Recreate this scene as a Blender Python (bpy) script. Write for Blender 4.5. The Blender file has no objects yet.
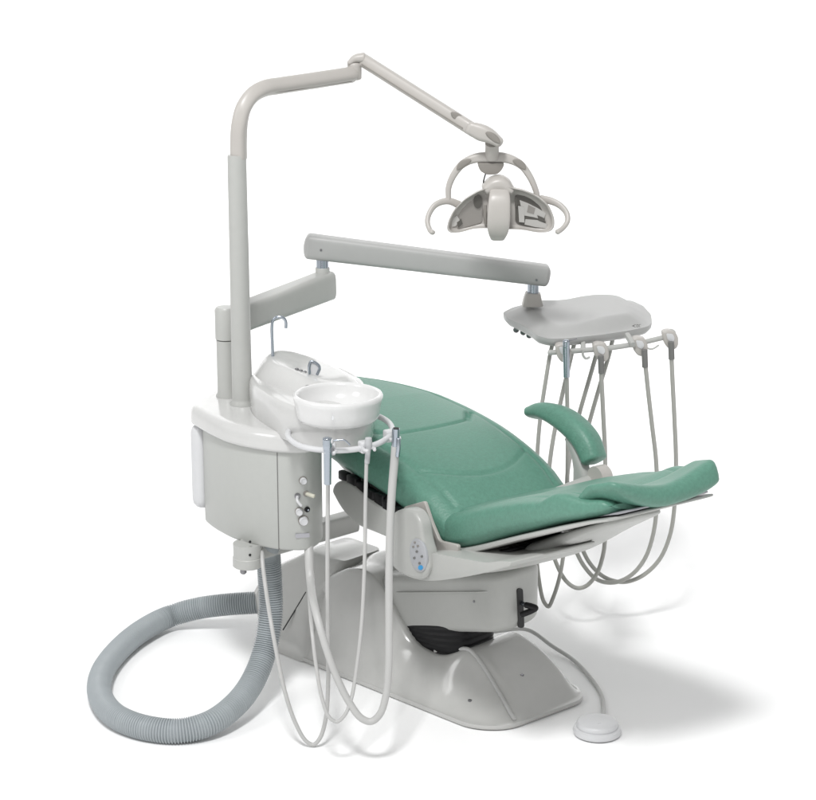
import bpy, bmesh, math, random
from math import sin, cos, tan, pi, radians, sqrt, exp, hypot
from mathutils import Vector, Matrix
random.seed(4)
scene = bpy.context.scene
col = scene.collection

# ------------------------------------------------------------------ camera
F = 2000.0; PW = 816.0; D = 6.35; TH = radians(15.5); ZC = 0.88
CP = Vector((0, -D*cos(TH), ZC + D*sin(TH)))
FW = Vector((0, cos(TH), -sin(TH))); UP = Vector((0, sin(TH), cos(TH)))
cam = bpy.data.cameras.new('camera'); cam_o = bpy.data.objects.new('camera', cam); col.objects.link(cam_o)
cam_o.location = CP; cam_o.rotation_euler = (pi/2 - TH, 0, 0)
cam.sensor_fit = 'HORIZONTAL'; cam.sensor_width = 36; cam.lens = 36*F/PW
cam.clip_start = .1; cam.clip_end = 200
scene.camera = cam_o

def ray(px, py): return Vector(((px-408)/F, 0, 0)) + FW + UP*((400-py)/F)
def atY(px, py, Y):
    r = ray(px, py); return CP + r*((Y-CP.y)/r.y)
def atZ(px, py, Z):
    r = ray(px, py); return CP + r*((Z-CP.z)/r.z)
O = atZ(434, 675, 0)
def frame(deg):
    c, s = cos(radians(deg)), sin(radians(deg))
    U = Vector((c, -s, 0)); V = Vector((s, c, 0))
    def to(u, v, z): return Vector((O.x, O.y, 0)) + U*u + V*v + Vector((0, 0, z))
    def atv(px, py, v):
        r = ray(px, py); n = V
        k = (v - (CP-O).dot(n))/r.dot(n); return CP + r*k
    return U, V, to, atv
U1, V1, W, atv = frame(45)            # base, lift arm, cabinet
U2, V2, S, ats = frame(55)            # seat and back, swivelled on the lift arm

# ------------------------------------------------------------------ materials
def mat(name, colr, rough=.35, metal=0, noise=0, nscale=40, bump=0, bscale=300, coat=0, var=0, spec=.5):
    m = bpy.data.materials.new(name); m.use_nodes = True
    nt = m.node_tree; b = nt.nodes['Principled BSDF']
    b.inputs['Base Color'].default_value = (*colr, 1); b.inputs['Roughness'].default_value = rough
    b.inputs['Metallic'].default_value = metal; b.inputs['Coat Weight'].default_value = coat
    b.inputs['Coat Roughness'].default_value = .15; b.inputs['Specular IOR Level'].default_value = spec
    tc = nt.nodes.new('ShaderNodeTexCoord')
    n = nt.nodes.new('ShaderNodeTexNoise'); n.inputs['Scale'].default_value = nscale; n.inputs['Detail'].default_value = 5
    nt.links.new(tc.outputs['Object'], n.inputs['Vector'])
    v = var or .03
    mx = nt.nodes.new('ShaderNodeMix'); mx.data_type = 'RGBA'
    mx.inputs['A'].default_value = (*[c*(1-v) for c in colr], 1); mx.inputs['B'].default_value = (*[min(1, c*(1+v)) for c in colr], 1)
    nt.links.new(n.outputs['Fac'], mx.inputs['Factor']); nt.links.new(mx.outputs['Result'], b.inputs['Base Color'])
    mr = nt.nodes.new('ShaderNodeMapRange'); mr.inputs['To Min'].default_value = max(.02, rough-.06); mr.inputs['To Max'].default_value = rough+.06
    nt.links.new(n.outputs['Fac'], mr.inputs['Value']); nt.links.new(mr.outputs['Result'], b.inputs['Roughness'])
    if bump:
        n2 = nt.nodes.new('ShaderNodeTexNoise'); n2.inputs['Scale'].default_value = bscale; n2.inputs['Detail'].default_value = 3
        nt.links.new(tc.outputs['Object'], n2.inputs['Vector'])
        bp = nt.nodes.new('ShaderNodeBump'); bp.inputs['Strength'].default_value = bump; bp.inputs['Distance'].default_value = .002
        nt.links.new(n2.outputs['Fac'], bp.inputs['Height']); nt.links.new(bp.outputs['Normal'], b.inputs['Normal'])
    return m
M_GREY = mat('grey_moulded_plastic', (.425, .43, .412), .36, bump=.05, bscale=500)
M_TRAY = mat('grey_tray_plastic', (.40, .402, .395), .42, bump=.05, bscale=500)
M_CAB = mat('cabinet_painted_panel', (.44, .45, .43), .40, bump=.05, bscale=400)
M_GLOSS = mat('glossy_grey_plastic', (.48, .48, .465), .17, bump=.02, bscale=300, coat=.6)
M_SHELL = mat('glossy_pale_grey_plastic', (.56, .56, .55), .17, bump=.02, bscale=300, coat=.6)
M_CER = mat('glossy_white_ceramic', (.68, .68, .675), .14, coat=.5)
M_WHITE = mat('white_plastic', (.60, .605, .615), .3)
M_LAMP = mat('warm_grey_plastic', (.45, .43, .405), .36)
M_LAMPD = mat('taupe_plastic', (.24, .225, .205), .45)
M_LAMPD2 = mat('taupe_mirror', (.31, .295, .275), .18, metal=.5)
M_PAD = mat('button_pad_film', (.40, .41, .43), .35)
M_GREEN = mat('green_vinyl', (.104, .250, .188), .42, bump=.55, bscale=170, nscale=95, var=.2)
M_HOSE = mat('grey_corrugated_plastic', (.34, .37, .385), .45)
M_TUBE = mat('grey_silicone_tube', (.47, .47, .46), .42)
M_TUBEK = mat('khaki_grey_silicone_tube', (.37, .37, .345), .42)
M_CHROME = mat('brushed_steel', (.40, .44, .49), .24, metal=1)
M_STEELD = mat('dark_steel', (.25, .25, .26), .35, metal=1)
M_BLACK = mat('black_rubber', (.006, .006, .007), .36, spec=.3)
M_DARK = mat('dark_gap', (.03, .03, .03), .7)
M_INK = mat('grey_ink', (.16, .16, .155), .6)
M_BLUE = mat('blue_button_plastic', (.03, .30, .62), .35)
M_REFL = mat('mirror_painted_reflection', (.50, .49, .47), .12, metal=.35)  # pale colour stands in for bright reflections in the lamp mirror
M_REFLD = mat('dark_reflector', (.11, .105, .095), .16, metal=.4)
M_PLATE = mat('brushed_grey_plate', (.42, .42, .45), .35, metal=.5)
M_FLOOR = mat('white_studio_floor', (.96, .96, .96), .8, spec=.1, var=.004)

# ------------------------------------------------------------------ mesh helpers
class MB:
    def __init__(s): s.v = []; s.f = []
    def add(s, vs, fs):
        n = len(s.v); s.v += [Vector(p) for p in vs]; s.f += [[i+n for i in f] for f in fs]; return s
    def rings(s, rings, cap0=True, cap1=True, closed=False):
        n = len(rings[0]); vs = [p for r in rings for p in r]; fs = []
        m = len(rings)
        for i in range(m if closed else m-1):
            j = (i+1) % m
            for k in range(n):
                fs.append([i*n+k, i*n+(k+1) % n, j*n+(k+1) % n, j*n+k])
        if not closed:
            if cap0: fs.append(list(range(n))[::-1])
            if cap1: fs.append([(m-1)*n+k for k in range(n)])
        return s.add(vs, fs)
    def build(s, name, material, parent=None, smooth=True, sharp=42, bevel=0, segs=3, subsurf=0):
        me = bpy.data.meshes.new(name); me.from_pydata([tuple(p) for p in s.v], [], s.f)
        bm = bmesh.new(); bm.from_mesh(me)
        bmesh.ops.remove_doubles(bm, verts=bm.verts, dist=1e-6)
        bmesh.ops.recalc_face_normals(bm, faces=bm.faces)
        if bevel:
            es = [e for e in bm.edges if len(e.link_faces) == 2 and e.calc_face_angle(0) > radians(30)]
            bmesh.ops.bevel(bm, geom=es, offset=bevel, segments=segs, profile=.5, affect='EDGES', clamp_overlap=True)
        bm.to_mesh(me); bm.free()
        if smooth:
            me.polygons.foreach_set('use_smooth', [True]*len(me.polygons)); me.set_sharp_from_angle(angle=radians(sharp))
        me.materials.append(material)
        o = bpy.data.objects.new(name, me); col.objects.link(o)
        if parent is not None:
            o.parent = parent; o.matrix_parent_inverse = Matrix.Translation(parent_loc(parent)).inverted()
        if subsurf:
            md = o.modifiers.new('subsurf', 'SUBSURF'); md.levels = subsurf; md.render_levels = subsurf
        return o
def parent_loc(p):
    l = Vector((0, 0, 0))
    if p.type == 'EMPTY': l = Vector(p.location)
    return l
def thing(name, label, cat, loc=(0, 0, 0), group=None):
    o = bpy.data.objects.new(name, None); col.objects.link(o); o.location = loc; o.empty_display_size = .1
    o['label'] = label; o['category'] = cat
    if group: o['group'] = group
    return o
def tag(o, label, cat, group=None):
    o['label'] = label; o['category'] = cat
    if group: o['group'] = group
    return o

def spline(pts, n=8):
    P = [Vector(p) for p in pts]; out = []
    if len(P) == 2: return [P[0].lerp(P[1], i/n) for i in range(n+1)]
    for i in range(len(P)-1):
        p0 = P[i-1] if i else P[0]*2-P[1]; p1 = P[i]; p2 = P[i+1]; p3 = P[i+2] if i+2 < len(P) else P[-1]*2-P[-2]
        d1 = max((p1-p0).length, 1e-6)**.5; d2 = max((p2-p1).length, 1e-6)**.5; d3 = max((p3-p2).length, 1e-6)**.5
        m1 = ((p1-p0)/d1 - (p2-p0)/(d1+d2) + (p2-p1)/d2)*d2
        m2 = ((p2-p1)/d2 - (p3-p1)/(d2+d3) + (p3-p2)/d3)*d2
        for k in range(n):
            t = k/n; t2 = t*t; t3 = t2*t
            out.append(p1*(2*t3-3*t2+1) + m1*(t3-2*t2+t) + p2*(-2*t3+3*t2) + m2*(t3-t2))
    out.append(P[-1]); return out
def arclen(P):
    L = [0]
    for a, b in zip(P, P[1:]): L.append(L[-1]+(b-a).length)
    return L
def resample(P, step):
    L = arclen(P); n = max(2, int(round(L[-1]/step))); out = []; j = 0
    for i in range(n+1):
        d = L[-1]*i/n
        while j < len(L)-2 and L[j+1] < d: j += 1
        t = (d-L[j])/max(1e-9, L[j+1]-L[j]); out.append(P[j].lerp(P[j+1], min(1, max(0, t))))
    return out
def interp(xs, ys, x):
    if x <= xs[0]: return ys[0]
    for i in range(len(xs)-1):
        if x <= xs[i+1]:
            t = (x-xs[i])/(xs[i+1]-xs[i]); return ys[i]+(ys[i+1]-ys[i])*t
    return ys[-1]
def sinterp(xs, ys, x):
    """smooth (Catmull-Rom) interpolation"""
    if x <= xs[0]: return ys[0]
    if x >= xs[-1]: return ys[-1]
    n = len(xs)
    sl = []
    for i in range(n):
        if i == 0: sl.append((ys[1]-ys[0])/(xs[1]-xs[0]))
        elif i == n-1: sl.append((ys[-1]-ys[-2])/(xs[-1]-xs[-2]))
        else: sl.append((ys[i+1]-ys[i-1])/(xs[i+1]-xs[i-1]))
    for i in range(n-1):
        if x <= xs[i+1]:
            h = xs[i+1]-xs[i]; t = (x-xs[i])/h; t2 = t*t; t3 = t2*t
            return ys[i]*(2*t3-3*t2+1)+sl[i]*h*(t3-2*t2+t)+ys[i+1]*(-2*t3+3*t2)+sl[i+1]*h*(t3-t2)
def sup(n, e=2.0, a=1, b=1, ph=0):
    out = []
    for k in range(n):
        t = 2*pi*k/n+ph; c, s = cos(t), sin(t)
        out.append((a*math.copysign(abs(c)**(2/e), c), b*math.copysign(abs(s)**(2/e), s)))
    return out
def sweep(mb, path, prof, up=None, cap=0, capn=4):
    """prof(t) -> list of (x,y) points; x across, y along 'up'. cap: length over which both ends round off"""
    P = [Vector(p) for p in path]; L = arclen(P); tot = L[-1]; rings = []
    N = None
    for i, p in enumerate(P):
        T = (P[min(i+1, len(P)-1)]-P[max(i-1, 0)]).normalized()
        if up is not None:
            X = T.cross(up).normalized(); Y = X.cross(T).normalized()
        else:
            if N is None:
                a = Vector((0, 0, 1)) if abs(T.z) < .9 else Vector((1, 0, 0)); N = (a-T*a.dot(T)).normalized()
            else: N = (N-T*N.dot(T)).normalized()
            Y = N; X = T.cross(Y).normalized()
        t = L[i]/tot; pr = prof(t)
        rings.append((p, X, Y, T, pr))
    out = []
    def ring(r, k=1, off=0): return [r[0]+r[3]*off+r[1]*(x*k)+r[2]*(y*k) for x, y in r[4]]
    if cap:
        for j in range(capn):
            a = pi/2*j/capn; out.append(ring(rings[0], max(.04, sin(a)), -cap*cos(a)))
    for r in rings: out.append(ring(r))
    if cap:
        for j in range(capn-1, -1, -1):
            a = pi/2*j/capn; out.append(ring(rings[-1], max(.04, sin(a)), cap*cos(a)))
    return mb.rings(out)
def tube(mb, pts, r, n=12, sm=8, cap=0, raw=False):
    P = [Vector(p) for p in pts] if raw else spline(pts, sm)
    f = r if callable(r) else (lambda t: r)
    return sweep(mb, P, lambda t: [(f(t)*cos(2*pi*k/n), f(t)*sin(2*pi*k/n)) for k in range(n)], cap=cap)
def lathe(mb, prof, base, axis=(0, 0, 1), n=32, capped=True):
    A = Vector(axis).normalized(); a = Vector((1, 0, 0)) if abs(A.x) < .8 else Vector((0, 1, 0))
    X = (a-A*a.dot(A)).normalized(); Y = A.cross(X); base = Vector(base)
    return mb.rings([[base+A*h+X*(r*cos(2*pi*k/n))+Y*(r*sin(2*pi*k/n)) for k in range(n)] for r, h in prof], capped, capped)
def box(mb, c, X, Y, Z, sx, sy, sz):
    c = Vector(c); vs = [c+X*(sx/2*a)+Y*(sy/2*b)+Z*(sz/2*d) for d in (-1, 1) for b in (-1, 1) for a in (-1, 1)]
    return mb.add(vs, [[0, 2, 3, 1], [4, 5, 7, 6], [0, 1, 5, 4], [2, 6, 7, 3], [0, 4, 6, 2], [1, 3, 7, 5]])
def prism(mb, poly, d):
    """poly: 3D points, extruded by vector d"""
    n = len(poly); d = Vector(d)
    return mb.add([Vector(p) for p in poly]+[Vector(p)+d for p in poly],
                  [list(range(n))[::-1], [n+i for i in range(n)]]+[[i, (i+1) % n, n+(i+1) % n, n+i] for i in range(n)])
def roundpoly(pts, r, n=6):
    """round the corners of a closed 2D polygon; r one radius or a list"""
    out = []; m = len(pts)
    for i in range(m):
        p0, p1, p2 = Vector(pts[i-1]), Vector(pts[i]), Vector(pts[(i+1) % m]); rr = r[i] if isinstance(r, (list, tuple)) else r
        a = (p0-p1); b = (p2-p1); d = min(rr, a.length*.48, b.length*.48)
        A = p1+a.normalized()*d; B = p1+b.normalized()*d
        for k in range(n+1):
            t = k/n; out.append(A*(1-t)**2+p1*2*t*(1-t)+B*t*t)
    return out
def evenly(poly, n):
    P = [Vector(p) for p in poly]; P.append(P[0]); L = arclen(P); out = []; j = 0
    for i in range(n):
        d = L[-1]*i/n
        while j < len(L)-2 and L[j+1] < d: j += 1
        out.append(P[j].lerp(P[j+1], (d-L[j])/max(1e-9, L[j+1]-L[j])))
    return out
def dome(mb, outline, ctr, zfun, skirt, to, nr=24):
    """closed outline (2D), polar grid inside with height zfun(x,y,k), skirt = list of (scale, z or fn) rings below, to(x,y,z)->3D"""
    rings = []
    for sc, z in skirt:
        rings.append([to(ctr[0]+(p[0]-ctr[0])*sc, ctr[1]+(p[1]-ctr[1])*sc, z(p[0], p[1]) if callable(z) else z) for p in outline])
    for i in range(nr):
        k = 1-i/nr
        rings.append([to(ctr[0]+(p[0]-ctr[0])*k, ctr[1]+(p[1]-ctr[1])*k, zfun(ctr[0]+(p[0]-ctr[0])*k, ctr[1]+(p[1]-ctr[1])*k, k)) for p in outline])
    rings.append([to(ctr[0]+(p[0]-ctr[0])*.01, ctr[1]+(p[1]-ctr[1])*.01, zfun(ctr[0], ctr[1], 0)) for p in outline])
    return mb.rings(rings)
def sm01(a, b, x):
    t = min(1, max(0, (x-a)/(b-a))); return t*t*(3-2*t)
EZ = Vector((0, 0, 1)); EX = Vector((1, 0, 0)); EY = Vector((0, 1, 0))

# ------------------------------------------------------------------ the setting: white studio sweep
mb = MB(); N = 24
prof = [(-9.0, 0.0), (3.2, 0.0)]+[(3.2+1.6*sin(pi/2*i/N), 1.6-1.6*cos(pi/2*i/N)) for i in range(1, N+1)]+[(4.8, 5.5)]
vs = []; fs = []
for i, (y, z) in enumerate(prof): vs += [(-9, y, z), (9, y, z)]
for i in range(len(prof)-1): fs.append([2*i, 2*i+1, 2*i+3, 2*i+2])
o = mb.add(vs, fs).build('floor', M_FLOOR); o['kind'] = 'structure'

# ------------------------------------------------------------------ dental chair
chair = thing('dental_chair', 'reclined patient chair with green vinyl upholstery on a glossy grey moulded base', 'dental chair', (O.x, O.y, 0))

# base cover: moulded shell, flared at the floor
foot = roundpoly([(-.50, -.232), (.375, -.222), (.458, -.15), (.488, .17), (.42, .228), (-.50, .232)], [.05, .10, .09, .09, .1, .05], 8)
foot = evenly(foot, 180)
def basez(u, v, k):
    H = sinterp([-.5, -.38, -.27, -.18, -.11, -.05, .02, .09, .15, .22, .29, .37, .43, .47], [.27, .275, .325, .335, .292, .225, .16, .14, .145, .174, .148, .098, .055, .028], u)
    if u < -.08: H += .022*sm01(-.05, .04, v)*sm01(-.08, -.2, -abs(u))
    wv = sinterp([-.5, .2, .36, .47], [.232, .226, .222, .19], u) if v < 0 else .232
    wd = .115+sm01(.12, .36, u)*(-.045+.175*(1-sm01(-.14, .08, v)))          # long slope on the near side of the nose, short on the far side
    t = min(1, max(0, (wv-abs(v))/wd)); t = t*t*(3-2*t)*.75+t*.25
    tu = min(1, max(0, (1-k)/.16)); tu = tu*(2-tu)
    return .018+(H-.018)*min(t, 1)*min(1, tu*1.05)
mb = MB()
dome(mb, foot, (-.08, 0), basez, [(.985, .002), (1.0, .005), (1.002, .011)], W, 84)
base = mb.build('base_cover', M_GLOSS, chair, sharp=60)
# rear service box joined behind the base
mb = MB(); rings = []
for z, u0, u1, v0, v1 in [(.002, -.585, -.36, -.235, .1), (.03, -.60, -.36, -.232, .1), (.16, -.665, -.36, -.20, .1), (.225, -.66, -.33, -.15, .1), (.30, -.53, -.33, -.115, .1), (.325, -.50, -.33, -.09, .09)]:
    rings.append([W(p[0], p[1], z) for p in evenly(roundpoly([(u0, v0), (u1, v0), (u1, v1), (u0, v1)], .03), 48)])
mb.rings(rings); mb.build('rear_cover', M_GLOSS, chair, sharp=50)

def rslab(mb, a0, a1, b0, b1, r, z0, z1, rb, to, n=64, nb=5, rbot=None):
    """rounded slab: plan rectangle a0..a1 x b0..b1 with corner radius r, edges rounded by rb; to(a,b,z)"""
    rbot = rb if rbot is None else rbot; rings = []
    def ring(i, z): return [to(p[0], p[1], z) for p in evenly(roundpoly([(a0+i, b0+i), (a1-i, b0+i), (a1-i, b1-i), (a0+i, b1-i)], max(.001, r-i*.6), 8), n)]
    if rbot:
        for k in range(nb): t = pi/2*k/nb; rings.append(ring(rbot*(1-sin(t)), z0+rbot*(1-cos(t))))
        rings.append(ring(0, z0+rbot))
    else: rings.append(ring(0, z0))
    if rb:
        rings.append(ring(0, z1-rb))
        for k in range(1, nb+1): t = pi/2*k/nb; rings.append(ring(rb*(1-cos(t)), z1-rb*(1-sin(t))))
    else: rings.append(ring(0, z1))
    return mb.rings(rings)
def traced(px, place, depth, bevel=.006, rnd=5, n=5):
    """outline given in photo pixels, put on a real plane by place(px,py); extruded by depth (Vector)"""
    pts = roundpoly([(x, y) for x, y in px], rnd, n)
    return prism(MB(), [place(p[0], p[1]) for p in pts], depth)

# lift arm
SL = tan(radians(15.5))
def la(u, v, z): return W(u, v, z+SL*(u-.15))
mb = MB(); rslab(mb, -.17, .392, -.105, .088,   .07, .216, .412, .030, la, n=96)
arm = mb.build('lift_arm', M_GREY, chair, sharp=60)
mb = MB(); rslab(mb, -.10, .36, -.112, .09, .07, .352, .356, .0, la, n=96)     # moulded parting line
mb.build('trim_line', M_GREY, arm)
# end slot with its lever
e0 = .3935
def onend(px, py, off=0):
    r = ray(px, py); n = U1
    k = (n.dot(Vector((O.x, O.y, 0)))+e0+off-CP.dot(n))/r.dot(n); return CP+r*k
mb = prism(MB(), [onend(p[0], p[1], -.004) for p in roundpoly([(516, 588), (521.5, 588), (523, 627), (517.5, 628)], 2.8, 5)], U1*.006)
slot = mb.build('end_slot', M_DARK, arm)
mb = MB(); tube(mb, [onend(518, 601.5, -.02), onend(526, 605, .03)], .007, n=12); mb.build('lever_rod', M_CHROME, arm)
mb = MB(); tube(mb, [onend(526, 605, .03), onend(532, 606.5, .05), onend(535.5, 608, .058), onend(532, 610.5, .05), onend(522, 614.5, .02)], .0095, n=12, cap=.006)
mb.build('lever_handle', M_BLACK, arm)
for x, y in [(474, 601.5)]:
    p = atv(x, y, -.1055); mb = MB(); lathe(mb, [(.004, -.002), (.004, .0015), (.002, .002)], p, -V1, 12); mb.build('screw', M_STEELD, arm)
# black bellows in the opening under the arm
mb = MB(); rings = []
for i in range(17):
    k = 1 if i % 2 else .975; ring = []
    for p in sup(48, 4, .155, .098):
        u = .06+p[0]*k; ring.append(W(u, -.008+p[1]*k, .09+(.216+SL*(u-.15)+.03-.09)*i/16))
    rings.append(ring)
mb.rings(rings); mb.build('bellows', M_BLACK, chair, sharp=30)
def onbase(u, v): 
    # height of the cover at u,v : march the polar parameter
    best = 1
    dx, dy = u+.08, v
    for p, q in zip(foot, foot[1:]+foot[:1]):
        ax, ay = p[0]+.08, p[1]; bx, by = q[0]+.08, q[1]
        den = dx*(by-ay)-dy*(bx-ax)
        if abs(den) < 1e-9: continue
        t = (ax*(by-ay)-ay*(bx-ax))/den; w = (ax*dy-ay*dx)/den
        if t > 0 and 0 <= w <= 1: best = 1/t
    return basez(u, v, min(1, best))
# black slit between the base cover and the rear cover
mb = MB(); tube(mb, [atv(x, y, v) for x, y, v in [(283, 630, -.232), (294, 612, -.205), (306, 592, -.16)]], .0022, n=8); mb.build('cover_gap', M_DARK, base)
# cable lying along the nose of the base, pushed through its notch
mb = MB(); pts = []
for t in [i/14 for i in range(15)]:
    u = .10+.35*t; v = -.10+.03*sin(t*pi)-.01*t; pts.append(W(u, v, onbase(u, v)+.004))
tube(mb, pts, .0065, n=10); mb.build('base_cable', M_TUBE, base)
for u, v in [(.30, -.15), (.36, .02)]:
    mb = MB(); lathe(mb, [(.006, -.003), (.006, .002), (.003, .0025)], W(u, v, onbase(u, v)), n=12); mb.build('screw', M_STEELD, base)

# ---- upholstery helper: loft along u with dense sections
def pad(path, hw, ht, conc, exp=3.4, step=.006, n=150, groove=None, cap=.03, bconc=None, skew=None):
    P = resample(spline([S(u, 0, z) for u, z in path], 14), step); L = arclen(P); tot = L[-1]
    rings = []
    stations = [(-cap*cos(pi/2*j/6), max(.05, sin(pi/2*j/6)), P[0]) for j in range(6)]
    for i, p in enumerate(P): stations.append((L[i], 1, p))
    for j in range(5, -1, -1): stations.append((tot+cap*cos(pi/2*j/6), max(.05, sin(pi/2*j/6)), P[-1]))
    T0 = (P[1]-P[0]).normalized(); T1 = (P[-1]-P[-2]).normalized()
    for s, k, p in stations:
        i = min(range(len(L)), key=lambda q: abs(L[q]-s)); T = (P[min(i+1, len(P)-1)]-P[max(i-1, 0)]).normalized()
        if s < 0: p = p+T0*s
        elif s > tot: p = p+T1*(s-tot)
        t = min(1, max(0, s/tot)); Nn = V2.cross(T).normalized()
        if Nn.z < 0: Nn = -Nn
        w = hw(t); h = ht(t); kk = 1-(1-k)*.55*min(1, .05/w*4)
        sec = evenly(sup(200, exp, w*(1-(1-k)*(cap/w)), h*k), n); ring = []
        for b, c in sec:
            f = sm01(-.3, .6, c/max(h*k, 1e-4)); x = b/w
            off = conc(t, x)*f+((bconc(t, x) if bconc else 0)*(1-f))
            g = groove(s, b, t, w)*f if groove else 0
            ring.append(p+V2*(b)+Nn*(c+off-g*k)+T*(skew(t, x) if skew else 0))
        rings.append(ring)
    return MB().rings(rings)
def gv(d, wd=.0065, dp=.0065): return dp*exp(-(d/wd)**2)

# backrest: hinge -> head
bp = [(.37, .640), (.22, .700), (.06, .739), (-.13, .764), (-.30, .782), (-.45, .797), (-.585, .808)]
def bw(t): return sinterp([0, .25, .5, .7, .82, .92, 1], [.247, .266, .278, .262, .232, .186, .125], t)
def bh(t): return interp([0, .1, .7, 1], [.058, .074, .070, .050], t)
def bgroove(s, b, t, w):
    d = abs(b); g = gv(d-(w-.062)) if t > .03 else 0
    g += gv(s-(.40+.75*b*b+(.06*sm01(.12, .2, d)))) if d < w-.062 else 0             # seam across the small of the back
    g += gv(s-(.115+2.2*b*b)) if d < w-.062 else 0                                    # lower seam
    g += gv((s-.40)-(d-.13)*1.1)*.8 if .13 < d < w-.062 and s > .40 else 0
    return g
back = pad(bp, bw, bh, lambda t, x: .012*(1-x*x)*(1-.3*t), groove=bgroove, cap=.045).build('backrest', M_GREEN, chair, sharp=70)
# seat: hinge -> front
sp = [(.385, .638), (.5, .691), (.62, .747), (.75, .800), (.88, .846), (.94, .864), (1.0, .882)]
def sw(t): return sinterp([0, .3, .7, .88, 1], [.243, .246, .242, .226, .192], t)
def sh(t): return interp([0, .2, .6, 1], [.068, .073, .061, .034], t)
def sgroove(s, b, t, w):
    d = abs(b); return gv(d-(w-.052))+(gv(s-(.10+1.2*b*b)) if d < w-.052 else 0)
seat = pad(sp, sw, sh, lambda t, x: -.022*(1-x*x)*sm01(0, .2, t)-.012*(1-x*x)*sm01(.72, 1, t)+.022*x*x*sm01(.70, .82, t)*(1-sm01(.85, .97, t)), groove=sgroove, cap=.035).build('seat', M_GREEN, chair, sharp=70)
# toe board cushion, dished across
tp = [(.90, .846), (.97, .866), (1.02, .883), (1.06, .897)]
def lip(t, x): return .060*(.5*x*x+.5*abs(x)**1.5)*sm01(-.1, .65, t)
toe = pad(tp, lambda t: sinterp([0, .3, .8, 1], [.200, .202, .198, .190], t), lambda t: interp([0, .5, 1], [.024, .032, .030], t),
          lip, exp=2.5, cap=.028, bconc=lambda t, x: lip(t, x)*(1 if x < 0 else .2)).build('toe_cushion', M_GREEN, chair, sharp=80)
# plates below the cushions
def strip(path, hw, th, exp=6, cap=.01): 
    P = spline([S(u, 0, z) for u, z in path], 10)
    return sweep(MB(), P, lambda t: sup(48, exp, hw(t), th(t)), up=EZ, cap=cap)
strip([(.33, .556), (.5, .622), (.75, .735), (.97, .830), (1.045, .857)], lambda t: interp([0, .8, 1], [.241, .236, .19], t), lambda t: interp([0, .8, 1], [.013, .008, .005], t)).build('seat_pan', M_GREY, chair)
strip([(.97, .842), (1.05, .872)], lambda t: .165, lambda t: .004).build('toe_plate', M_PLATE, chair)
strip([(.30, .512), (.42, .543), (.6, .612), (.80, .725), (.93, .795)], lambda t: interp([0, .3, 1], [.17, .17, .10], t), lambda t: interp([0, .4, 1], [.045, .035, .012], t), exp=3.5, cap=.03).build('seat_under_cover', M_GREY, chair)
mb = MB(); rslab(mb, .42, .64, -.20, .16, .03, .535, .573, .008, lambda u, v, z: S(u, v, z+.40*(u-.42)))
mb.build('slide_mechanism', M_BLACK, chair)
strip([(.33, .598), (.18, .640), (.0, .668), (-.2, .688), (-.42, .712)], lambda t: interp([0, .6, 1], [.235, .23, .16], t), lambda t: .018, exp=4, cap=.03).build('back_shell', M_GREY, chair)
mb = MB()
for i in range(7):
    p = ats(345+9*i, 476+6.0*i, -.268); box(mb, p, U2, V2, EZ, .050, .022+.004*(i % 2), .030+.006*((i*5) % 3))
mb.build('back_hinge_rail', M_BLACK, chair, bevel=.006)
# swivel neck between lift arm and seat
mb = MB(); rslab(mb, .12, .36, -.09, .07, .05, .405, .46, .01, la); mb.build('swivel_plate', M_GREY, chair)
mb = MB(); lathe(mb, [(.08, 0), (.08, .012), (.06, .012), (.06, .06)], la(.22, -.0, .46), n=40); mb.build('swivel_bearing', M_STEELD, chair)
# near-side sweep of the under cover
def pp(v): return lambda x, y: ats(x, y, v)
traced([(392, 560), (410, 556), (432, 553), (458, 558), (486, 563), (500, 561), (511, 562), (510, 566), (490, 572), (460, 578), (432, 581.5), (412, 579), (396, 570)], pp(-.318), V2*.30, rnd=9).build('side_cover', M_GREY, chair, bevel=.010)
# back support side arm (leaf shaped) and hinge housing with keypad
traced([(331, 491), (334, 483), (341, 480), (351, 484), (372, 502), (390, 513), (414, 520), (410, 550), (387, 538), (373, 532), (357, 526), (341, 510)], pp(-.285), V2*.055, rnd=10).build('back_support_arm', M_GREY, chair, bevel=.018, segs=5)
traced([(403, 507), (424, 501), (431, 522), (439, 541), (458, 545), (457, 558), (432, 560), (408, 540)], pp(-.262), V2*.012, rnd=3).build('hinge_plate', M_LAMP, chair, bevel=.003)
hous = traced([(387, 524), (392, 512), (404, 508), (413, 511), (420, 522), (422, 540), (427, 556), (428, 570), (423, 580), (410, 579), (393, 570), (385, 554)], pp(-.335), V2*.045, rnd=9).build('hinge_housing', M_GREY, chair, bevel=.011, segs=5)
def padpt(px, py, off): return ats(px, py, -.335-off)
def oval(cx, cy, a, b, tilt, n=32):
    return [(cx+a*cos(t)*cos(tilt)-b*sin(t)*sin(tilt), cy+a*cos(t)*sin(tilt)+b*sin(t)*cos(tilt)) for t in [2*pi*k/n for k in range(n)]]
kp = prism(MB(), [padpt(x, y, .003) for x, y in oval(418, 555.5, 8.2, 17, -.16)], V2*.008).build('keypad', M_PAD, hous, bevel=.0012)
for x, y, r, m in [(414.5, 542.5, 1.0, 0), (413, 546.8, 1.0, 0), (417.6, 546, 1.0, 0), (416.5, 551.6, 1.15, 1), (414, 558, 1.15, 1), (421.6, 556.5, 1.15, 1), (419.2, 563.3, 1.1, 1), (420.3, 567.7, 2.3, 2)]:
    b_ = prism(MB(), [padpt(a, b, .0045) for a, b in oval(x, y, r, r*1.05, 0, 16)], V2*.003).build('button', [M_LAMPD, M_INK, M_BLUE][m], kp)
    if m == 2: b_['label'] = 'round blue button at the foot of the keypad'
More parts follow.
